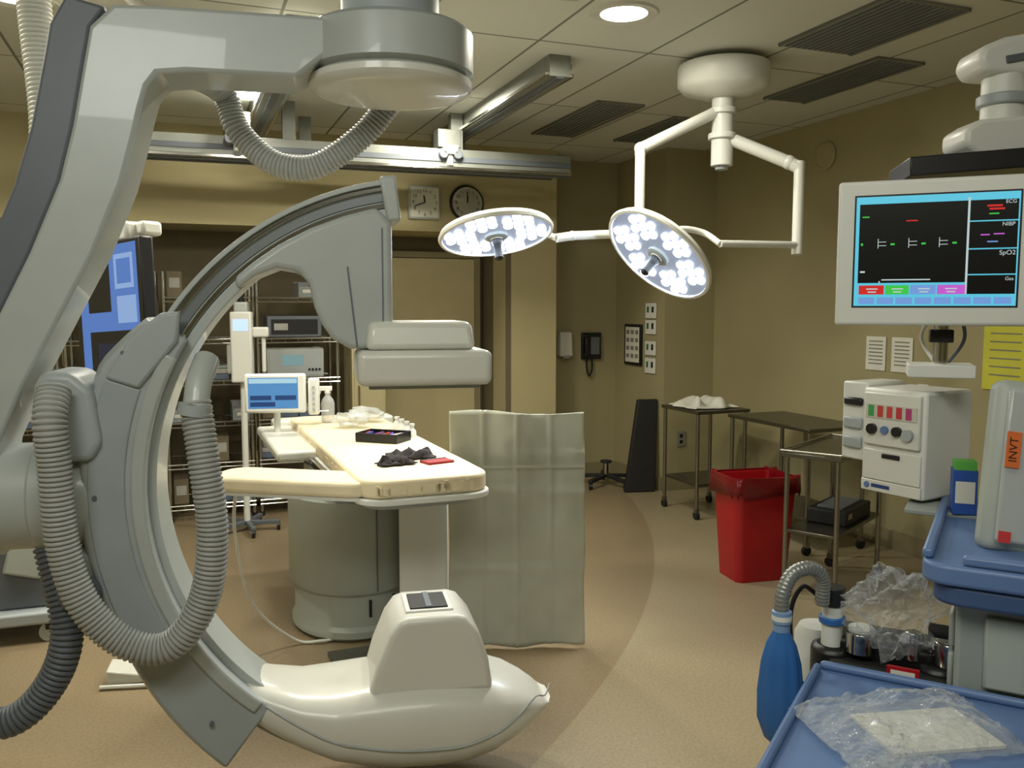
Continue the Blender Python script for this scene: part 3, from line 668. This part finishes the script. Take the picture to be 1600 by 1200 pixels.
x,y=rw(1.316)
B().lathe([(.10,0),(.10,.01),(.085,.018),(.08,.012),(.0001,.012)],wallb,Matrix.Rotation(math.pi/2,4,'X'),32).done('wall_speaker',label='round beige wall speaker grille high on wall',cat='speaker',loc=(x,y,2.60),rz=RA-90)
for t,z,w,h,m,lb in ((2.07,1.25,.17,.22,paper,'white printed notice sheet on the wall'),(1.85,1.25,.17,.22,paper,'white printed notice sheet on the wall'),(2.8,1.3,.28,.42,yell,'yellow printed notice sheet on the wall')):
    x,y=rw(t); bb=B().box((0,-.003,0),(w,.004,h),m)
    for k in range(7): bb.box((0,-.0055,h*.36-k*h*.11),(w*.7,.001,.008),vent)
    bb.done('notice_sheet',label=lb,cat='notice',loc=(x,y,z),rz=RA-90,group='notices on the wall')
for t in (1.95,2.25):
    x,y=rw(t); g=thing('light_switch','small white switch plate on the wall','switch',(x,y,1.02),RA-90,'switch plates on the wall')
    B().box((0,-.005,0),(.08,.01,.12),white2).box((0,-.013,0),(.02,.008,.04),gray2).done('plate',parent=g,bevel=.002)

# ---------------------------------------------------------------- steel tables
def steeltable(loc,rz,w,dp,h,shelf,label,rail=False):
    r=thing('steel_table',label,'table',loc,rz)
    B().box((0,0,h-.012),(w,dp,.024),steeld).done('top',parent=r,bevel=.004)
    for x in (-w/2+.025,w/2-.025):
        for y in (-dp/2+.025,dp/2-.025):
            B().cyl((x,y,.07),(x,y,h-.02),.014,steel,n=12).done('leg',parent=r)
            B().cyl((x-.012,y,.03),(x+.012,y,.03),.03,blackm,n=16).box((x,y,.065),(.03,.03,.03),steel).done('caster',parent=r)
    for z in shelf: B().box((0,0,z),(w-.04,dp-.04,.018),steeld).done('shelf',parent=r,bevel=.003)
    if rail: B().tube([(-w/2,-dp/2,h+.01),(-w/2,dp/2,h+.01),(w/2,dp/2,h+.01),(w/2,-dp/2,h+.01)],.006,steel,smooth=1,n=8).done('rail',parent=r)
    return r
steeltable((1.46,6.50,0),RA,.46,.5,.80,[.25],'small stainless steel trolley table with draped top')
o=cloth(.42,.34,.16,paper,N=30,seed=5,jit=.7).done('crumpled_cloth',label='crumpled white cloth heap on steel table',cat='cloth',loc=(1.46,6.50,.802),rz=20,ang=80); so=o.modifiers.new('s','SOLIDIFY'); so.thickness=.004; so.offset=1
steeltable((1.90,5.75,0),RA-90,.85,.48,.80,[.22],'long stainless steel back table along the wall')
steeltable((1.79,4.72,0),50,.74,.32,.785,[.36],'stainless steel instrument stand with lower shelf',rail=True)
kb=thing('equipment_case','dark equipment case lying on the table shelf','equipment case',(1.84,4.78,.37),50)
B().box((0,0,.04),(.4,.22,.08),blackm).done('body',parent=kb,bevel=.008)
B().box((0,0,.085),(.3,.14,.012),dgray).done('lid_panel',parent=kb,bevel=.002)
B().box((-.15,-.112,.05),(.06,.005,.03),steel).done('latch',parent=kb,bevel=.002)
rb=thing('red_waste_bin','tall tapered red plastic waste bin on floor','waste bin',(1.395,4.90,0),14)
R=[]
for z,s_ in ((0,.82),(.55,1.0),(.55,1.06),(.59,1.06),(.59,1.0),(.585,.95),(.02,.78)):
    R.append([(x*s_,y*s_,z) for x,y in stadium(.39,.30,.05,y0=-.15)])
B().rings(R,red).done('bin_body',parent=rb,bevel=.002)
pts=stadium(.43,.34,.06,y0=-.17)
ring=[(x,y,.598+.010*math.sin(i*1.3)) for i,(x,y) in enumerate(pts)]
ring2=[(x*1.03,y*1.03,.51+.025*math.sin(i*2.1)) for i,(x,y) in enumerate(pts)]
ring0=[(x*.86,y*.86,.600) for i,(x,y) in enumerate(pts)]
ring00=[(x*.80,y*.80,.36) for i,(x,y) in enumerate(pts)]
o=B().rings([ring2,ring,ring0,ring00],mat('red_liner',(120,12,20),.3,var=.2,bump=.4),cap=False).done('liner_bag',parent=rb,ang=70); so=o.modifiers.new('s','SOLIDIFY'); so.thickness=.002

# ---------------------------------------------------------------- hanging display bank
MB=thing('ceiling_display','black ceiling-hung monitor bank with blue screens','monitor',(-1.72,3.62,CZ),0)
Mm=Matrix.Translation((-1.655,3.62,1.50))@Matrix.Rotation(math.radians(-38),4,'Z')@Matrix.Rotation(math.radians(-3),4,'Y')
B().cyl((-1.72,3.70,CZ),(-1.72,3.70,1.86),.04,white).box((-1.72,3.70,CZ-.03),(.3,.3,.06),white).done('drop_pole',parent=MB,world=True,bevel=.006)
B().box((0,.07,.36),(.42,.09,.06),white,M=Mm).box((.1,.03,.35),(.12,.10,.08),white,M=Mm).cyl((-1.75,3.72,1.84),(-1.66,3.66,1.90),.05,white).done('bracket',parent=MB,world=True,bevel=.015)
B().box((0,0,0),(.56,.06,.64),black,M=Mm).done('housing',parent=MB,world=True,bevel=.01)
sb_=emat('disp_blue',(74,112,180),1.0); sd=emat('disp_navy',(16,26,60),.7); sk=emat('disp_dark',(12,16,30),.35); sp=emat('disp_pale',(130,160,205),1.0)
B().rect(-.23,.25,-.30,.30,-.0312,sb_,Mm).rect(-.16,.03,.03,.27,-.0316,sk,Mm).rect(.07,.22,.12,.26,-.0316,sp,Mm).rect(.09,.20,.14,.24,-.032,sb_,Mm).rect(.08,.23,-.02,.09,-.0316,sp,Mm).rect(-.16,.22,-.26,-.05,-.0316,sk,Mm).rect(-.1,.1,-.2,-.1,-.032,sd,Mm).done('screen',parent=MB,world=True)

EQ=thing('equipment_trolley','small wheeled grey equipment trolley on the floor','trolley',(-2.40,4.0,0),20)
B().box((0,0,.12),(.5,.4,.06),gray2).box((.05,0,.35),(.3,.25,.4),dgray).box((.12,-.14,.42),(.16,.05,.22),cartl,R=(0,15,0)).done('body',parent=EQ,bevel=.012)
for x in (-.2,.2):
    for y in (-.16,.16): B().cyl((x,y-.015,.045),(x,y+.015,.045),.045,gray,n=18).box((x,y,.08),(.03,.05,.04),black).done('caster',parent=EQ)

# ---------------------------------------------------------------- patient monitor
PM=thing('patient_monitor','off-white patient monitor showing coloured vital sign screen','patient monitor',(.957,1.96,1.673),-22)
B().box((0,.03,0),(.425,.07,.33),white2).box((0,.085,-.01),(.34,.06,.25),white2).done('bezel',parent=PM,bevel=.008,seg=3)
sw,sh=.165,.124; cxo=-.008; czo=.004
k0=emat('ui_black',(10,12,12),.3); kc=emat('ui_cyan',(90,190,215),1); kw=emat('ui_line',(190,205,205),.9); kr=emat('ui_red',(200,40,36),1); kg=emat('ui_green',(60,190,70),1); kv=emat('ui_purple',(190,90,200),1); kb_=emat('ui_blue',(110,150,210),1)
X=lambda px:(px-1333)/(222)*2*sw-sw+cxo
Z=lambda py:sh-(py-305)/(180)*2*sh+czo
s=B().rect(cxo-sw-.004,cxo+sw+.004,czo-sh-.004,czo+sh+.004,-.0056,black)
y1=-.0062;y2=-.0068;y3=-.0074
s.rect(X(1333),X(1555),Z(485),Z(305),y1,kc)
s.rect(X(1338),X(1487),Z(447),Z(317),y2,k0)
for a,b_ in ((317,349),(351,393),(395,434),(436,466)): s.rect(X(1490),X(1553),Z(b_),Z(a),y2,k0)
s.rect(X(1487),X(1490),Z(466),Z(312),y2,kw)
for a,b_,m in ((1340,1376,kr),(1378,1411,kg),(1413,1448,kb_),(1450,1488,kv)): s.rect(X(a),X(b_),Z(466),Z(451),y2,m)
for k in range(8): s.rect(X(1340+k*26.6),X(1363+k*26.6),Z(482),Z(471),y2,kb_)
def st(t,px,py,sz,m): s.text(t,sz,X(px),y3,Z(py),m)
st('NIBP',1541,356,.012,kw); st('SpO2',1541,401,.014,kw); st('ECG',1543,321,.011,kw); st('Gas',1545,442,.011,kw)
s.rect(X(1404),X(1420),Z(347),Z(345),y3,kr); s.rect(X(1512),X(1532),Z(328),Z(325),y3,kr); s.rect(X(1515),X(1535),Z(333),Z(330),y3,kr)
s.rect(X(1515),X(1528),Z(340),Z(338),y3,kg)
for px in (1365,1408,1450):
    s.rect(X(px),X(px+12),Z(380),Z(379),y3,kw); s.rect(X(px),X(px+12),Z(386),Z(385),y3,kw); s.rect(X(px+18),X(px+24),Z(385),Z(382),y3,kg); s.rect(X(px),X(px+1),Z(390),Z(374),y3,kw)
s.rect(X(1505),X(1517),Z(373),Z(371),y3,kv); s.rect(X(1522),X(1536),Z(372),Z(370),y3,kv); s.rect(X(1514),X(1528),Z(384),Z(382),y3,kb_)
s.rect(X(1368),X(1370),Z(447),Z(444),y3,kw); s.rect(X(1372),X(1440),Z(443),Z(441),y3,kw)
s.rect(X(1342),X(1352),Z(339),Z(337),y3,kg); s.rect(X(1341),X(1344),Z(385),Z(381),y3,kg); s.rect(X(1341),X(1348),Z(430),Z(427),y3,kw)
for a in (1345,1381,1418,1455): s.rect(X(a+6),X(a+22),Z(458),Z(456),y3,kw); s.rect(X(a+8),X(a+20),Z(463),Z(461),y3,kw)
s.done('screen',parent=PM,fix=False)
bb=B()
for z in (-.02,-.05,-.08): bb.cyl((.186,-.005,z),(.186,-.009,z),.006,gray2,n=12)
bb.cyl((.194,-.005,.0),(.194,-.009,.0),.003,kg,n=8).split('button',parent=PM)
B().cyl((.02,.08,-.12),(.02,.08,-.26),.016,chrome).box((.02,.08,-.19),(.05,.05,.03),black).tube([(.0,.09,-.14),(-.02,.1,-.2),(.03,.1,-.28)],.005,white2,n=6).tube([(.06,.09,-.14),(.07,.1,-.2),(.03,.12,-.27)],.005,dgray,n=6).box((.02,.08,-.27),(.14,.12,.03),white2).done('stand',parent=PM,bevel=.003)
BM=thing('ceiling_boom','jointed off-white ceiling supply boom arm with black tray','ceiling boom',(2.1,2.45,CZ),0)
B().box((0,0,0),(.36,.25,.05),black,R=(0,-3,-12),M=Matrix.Translation((1.24,2.38,1.925))).done('boom_tray',parent=BM,world=True,label='flat black tray',bevel=.004)
B().cyl((2.1,2.45,CZ),(2.1,2.45,2.30),.09,white).cyl((2.1,2.45,CZ),(2.1,2.45,CZ-.05),.2,white).done('column',parent=BM,world=True,bevel=.01)
B().prism([(1.25,2.17),(1.23,2.20),(1.24,2.235),(1.30,2.26),(2.1,2.40),(2.1,2.27),(1.50,2.155)],2.34,2.48,white2).done('boom_arm',parent=BM,world=True,bevel=.015,seg=3)
B().box((1.62,2.337,2.255),(.65,.01,.018),dgray,R=(0,-10,0)).done('boom_seam',parent=BM,world=True)
B().cyl((1.33,2.4,2.18),(1.33,2.4,2.02),.055,white2).cyl((1.33,2.4,2.12),(1.33,2.4,2.09),.066,gray2).done('joint',parent=BM,world=True,bevel=.005)
B().prism([(1.20,1.98),(1.20,2.02),(1.24,2.045),(1.75,2.09),(1.75,1.97),(1.26,1.935)],2.33,2.47,white2).done('boom_arm',parent=BM,world=True,bevel=.012)

GM=thing('gas_monitor_module','off-white boxy gas analyser module with coloured icons','medical device',(.93,2.09,1.085),-60)
B().box((0,.09,.135),(.175,.18,.26),white2).done('housing',parent=GM,bevel=.007)
B().box((0,-.004,.19),(.155,.012,.13),white).done('front_panel',parent=GM,bevel=.003)
bb=B().box((0.0,-.0105,.21),(.14,.003,.034),mat('panel_beige',(190,190,176),.5))
for k,c in enumerate(((60,150,80),(190,60,50),(200,60,60),(190,50,60),(170,60,110))):
    bb.rect(-.063+k*.026,-.047+k*.026,.196,.224,-.0125,mat('icon_%d'%k,c,.5))
bb.done('icon_strip',parent=GM,label='row of small coloured icon labels',kind='stuff')
B().cyl((-.05,-.008,.165),(-.05,-.02,.165),.013,black).cyl((-.015,-.008,.165),(-.015,-.016,.165),.010,blue).cyl((.02,-.008,.165),(.02,-.02,.165),.012,black).cyl((.05,-.008,.16),(.05,-.02,.16),.014,gray2).split('port',parent=GM)
B().box((0,-.002,.075),(.16,.006,.075),white).box((.0,-.006,.10),(.05,.004,.012),black).done('lower_panel',parent=GM,bevel=.002)
B().box((0,-.002,.022),(.165,.008,.028),white).cyl((-.065,-.004,.022),(-.065,-.009,.022),.008,blue,n=14).rect(-.052,.0,.018,.027,-.0066,mat('badge_blue',(40,60,120),.5)).done('badge',parent=GM,bevel=.002)
B().box((-.125,.09,.175),(.075,.15,.20),white2).box((-.125,.01,.225),(.055,.012,.020),black).box((-.125,.01,.17),(.055,.01,.03),gray2).box((-.125,.01,.12),(.055,.01,.03),gray2).done('side_module',parent=GM,bevel=.006)

# ---------------------------------------------------------------- anaesthesia cart
AC=thing('anesthesia_cart','grey and blue anaesthesia workstation cart with trays','medical cart',(.775,1.60,0),-30)
bb=B(); slab(bb,stadium(.8,.62,.05,y0=-.02),1.035,1.075,blue,Matrix.Translation((.4,0,0))); slab(bb,stadium(.78,.60,.05,y0=-.01),.995,1.035,mat('blue_dark',(60,82,122),.5),Matrix.Translation((.41,0,0)))
bb.done('upper_tray',parent=AC,bevel=.008,seg=3)
B().box((.42,-.005,1.085),(.70,.02,.02),blue).box((.01,.28,1.085),(.02,.54,.02),blue).split('tray_rim',parent=AC,bevel=.006)
BD=B().box((.43,.32,.51),(.74,.54,.96),cartg).box((.45,.32,.03),(.75,.6,.06),dgray).done('body',parent=AC,bevel=.01)
bb=B()
for z in (.92,.84,.76,.68): bb.box((.054,.3,z),(.012,.44,.07),cartl)
for z in (.90,.74,.56,.38): bb.box((.44,.043,z),(.66,.012,.14),cartl)
bb.split('drawer',parent=BD,bevel=.006)
bb=B()
for z in (.90,.74,.56): bb.cyl((.20,.03,z),(.20,.0,z),.016,blackm,n=14).box((.5,.03,z+.02),(.3,.02,.015),dgray)
bb.cyl((.05,.12,.90),(.01,.12,.90),.014,blackm,n=14).split('latch',parent=BD,bevel=.002)
bb=B(); slab(bb,[(-.19,.02),(-.19,-.55),(-.16,-.6),(.7,-.6),(.7,.03),(-.17,.03)],.775,.815,blue)
bb.box((-.182,-.28,.823),(.016,.58,.018),blue).box((.25,.022,.823),(.86,.016,.018),blue); bb.done('work_surface',parent=AC,bevel=.01,seg=3,label='blue moulded lower work surface')
B().box((.3,-.25,.40),(.7,.45,.74),cartg).box((-.056,-.25,.62),(.012,.38,.2),cartl).done('lower_drawer_unit',parent=AC,bevel=.01)
for x,y in ((0,-.42),(.7,-.42),(.1,.55),(.75,.55)): B().cyl((x,y-.02,.05),(x,y+.02,.05),.05,black,n=18).done('caster',parent=AC)
B().cyl((.22,.52,1.07),(.22,.52,1.42),.018,chrome).box((.1,.5,1.077),(.34,.2,.012),cartg).done('monitor_pole',parent=AC,bevel=.003)
Wc=W[AC.name]
def al(x,y,z): return Wc@Vector((x,y,z))
B().tube([al(.22,.48,1.40),al(.30,.40,1.36),al(.36,.30,1.22),al(.30,.25,1.10)],.006,white2,n=8).done('coiled_lead',parent=AC,world=True)
BC=thing('breathing_circuit','black and chrome breathing absorber assembly with corrugated tube','breathing circuit',al(-.06,.2,.70),-30)
B().box((.0,0,.06),(.24,.20,.09),blackm).box((-.02,0,.12),(.20,.12,.05),black).cyl((-.12,-.04,0),(-.12,-.04,.12),.045,black).cyl((.09,-.04,0),(.09,-.04,.12),.045,black).done('absorber_block',parent=BC,bevel=.012)
for args in ([((-.12,-.05,.12),(-.12,-.05,.21),.022,white2),((-.12,-.05,.21),(-.12,-.05,.25),.026,black),((-.12,-.05,.17),(-.12,-.05,.185),.028,bluebag)],
    [((.11,-.04,.12),(.11,-.04,.17),.035,chrome),((.11,-.04,.17),(.11,-.04,.185),.03,white2)],[((.04,-.05,.12),(.04,-.05,.18),.016,chrome)],[((-.06,-.06,.12),(-.06,-.06,.165),.03,chrome),((-.06,-.06,.165),(-.06,-.06,.175),.026,white2)],[((.0,-.11,.07),(.0,-.14,.07),.022,chrome)],[((-.07,-.11,.04),(-.07,-.135,.04),.018,chrome)],[((.06,-.10,.04),(.06,-.13,.04),.018,chrome)]):
    bb=B()
    for a in args: bb.cyl(*a)
    bb.done('valve',parent=BC,bevel=.002)
B().lathe([(.0001,0),(.045,.002),(.05,.02),(.05,.14),(.04,.16)],white2,Matrix.Translation((-.17,.06,-.04))).done('canister',parent=BC)
B().box((.03,-.125,.115),(.06,.01,.025),red).box((.03,-.131,.115),(.045,.002,.014),paper).done('tag',parent=BC)
Mi2=W[BC.name].inverted()
B().tube([Mi2@Vector(p) for p in [(.560,1.75,.90),(.563,1.75,.955),(.585,1.76,.995),(.625,1.77,1.005),(.655,1.78,.98),(.66,1.79,.92)]],.015,tubem,n=12,rib=.008,amp=.05).done('breathing_tube',parent=BC,ang=60)
B().tube([Mi2@Vector(p) for p in [(.66,1.82,.93),(.62,1.8,.955),(.59,1.78,.90),(.60,1.76,.78),(.64,1.74,.74)]],.005,black,n=8).done('sensor_cable',parent=BC)
bg=thing('breathing_bag','blue rubber breathing bag hanging from tube','breathing bag',(.562,1.75,.63),-20)
R=[]
for z,rx,ry in ((0,.012,.008),(.015,.03,.018),(.06,.045,.026),(.12,.046,.03),(.18,.04,.028),(.22,.03,.022),(.245,.018,.016),(.25,.016,.016)):
    ring=[]
    for k in range(36):
        a=2*math.pi*k/36; f=1+.05*math.cos(9*a)*(1 if .02<z<.24 else 0); ring.append((rx*f*math.cos(a),ry*f*math.sin(a),z))
    R.append(ring)
B().rings(R,bluebag).done('bag_body',parent=bg,ang=60)
B().lathe([(.017,.248),(.017,.265),(.020,.266),(.020,.29),(.016,.292)],mat('collar_blue',(120,150,190),.4),n=20).lathe([(.0205,.272),(.0205,.282)],white2,n=20).done('collar',parent=bg)
B().blob((0,0,.06),(.17,.13,.16),film,seed=11,amp=.5,freq=2.6,sub=5,rough=.4).done('plastic_bag',label='crumpled clear plastic bag over the absorber',cat='plastic bag',loc=al(-.055,.13,.865),group='clear plastic bags on the cart',ang=25)
B().pouch(.32,.22,.045,film,seed=3,wr=.02).done('plastic_bag',label='large clear plastic bag lying on blue surface',cat='plastic bag',loc=al(.0,-.20,.824),rz=10,group='clear plastic bags on the cart',ang=30)
B().pouch(.20,.14,.035,film,seed=9,wr=.018).done('plastic_bag',label='small clear plastic bag lying beside paper sheet',cat='plastic bag',loc=al(.01,-.40,.818),rz=35,group='clear plastic bags on the cart',ang=30)
B().box((0,0,.003),(.20,.14,.006),paper).done('paper_pad',label='white paper sheet under plastic on blue surface',cat='paper',loc=al(.03,-.17,.816),rz=8)
TD=thing('tilted_device','upright tilted white device with clear cover and orange label','medical device',al(.13,.12,1.077),-8)
Mt=Matrix.Rotation(math.radians(7),4,'Y')@Matrix.Rotation(math.radians(-10),4,'X')
B().box((.10,.04,.17),(.26,.06,.34),cartl,M=Mt).done('housing',parent=TD,bevel=.02,seg=3)
B().box((.10,.0,.17),(.23,.012,.30),film2,M=Mt).done('cover',parent=TD,bevel=.01)
B().box((-.000,-.0075,.20),(.026,.003,.07),mat('orange_label',(215,110,50),.5),M=Mt).done('label_patch',parent=TD)
B().text('INVT',.022,-.000,-.0095,.20,inkm,M=Mt,rot=math.radians(-90)).done('label_text',parent=TD,fix=False,kind='stuff')
B().box((-.000,-.0075,.03),(.022,.003,.022),mat('red_label',(200,60,60),.5),M=Mt).done('red_sticker',parent=TD)
bb=B()
for k in range(8): bb.box((.04,-.0075,.10+.012*k),(.014,.003,.005),dgray,M=Mt)
bb.done('printed_lines',parent=TD,kind='stuff')
B().box((0,0,.05),(.05,.05,.10),mat('blue_box',(40,80,160),.5)).box((0,0,.11),(.045,.045,.02),mat('green_lid',(90,170,70),.5)).box((0,-.026,.05),(.04,.001,.05),paper).done('supply_packet',label='small blue and green supply packet on tray',cat='packet',loc=al(.05,.42,1.084),rz=-20,bevel=.003)

# ---------------------------------------------------------------- camera & world
cam=bpy.data.cameras.new('cam'); cam.lens=1350/1600*36; cam.sensor_width=36; co=bpy.data.objects.new('camera',cam); COL.objects.link(co)
co.location=(0,0,1.55); co.rotation_euler=(math.radians(90-5.08),0,0); sc.camera=co
w=bpy.data.worlds.new('world'); sc.world=w; w.use_nodes=True; w.node_tree.nodes['Background'].inputs[0].default_value=(.5,.47,.38,1); w.node_tree.nodes['Background'].inputs[1].default_value=.1
sc.view_settings.view_transform='Standard'
sc.view_settings.exposure=0
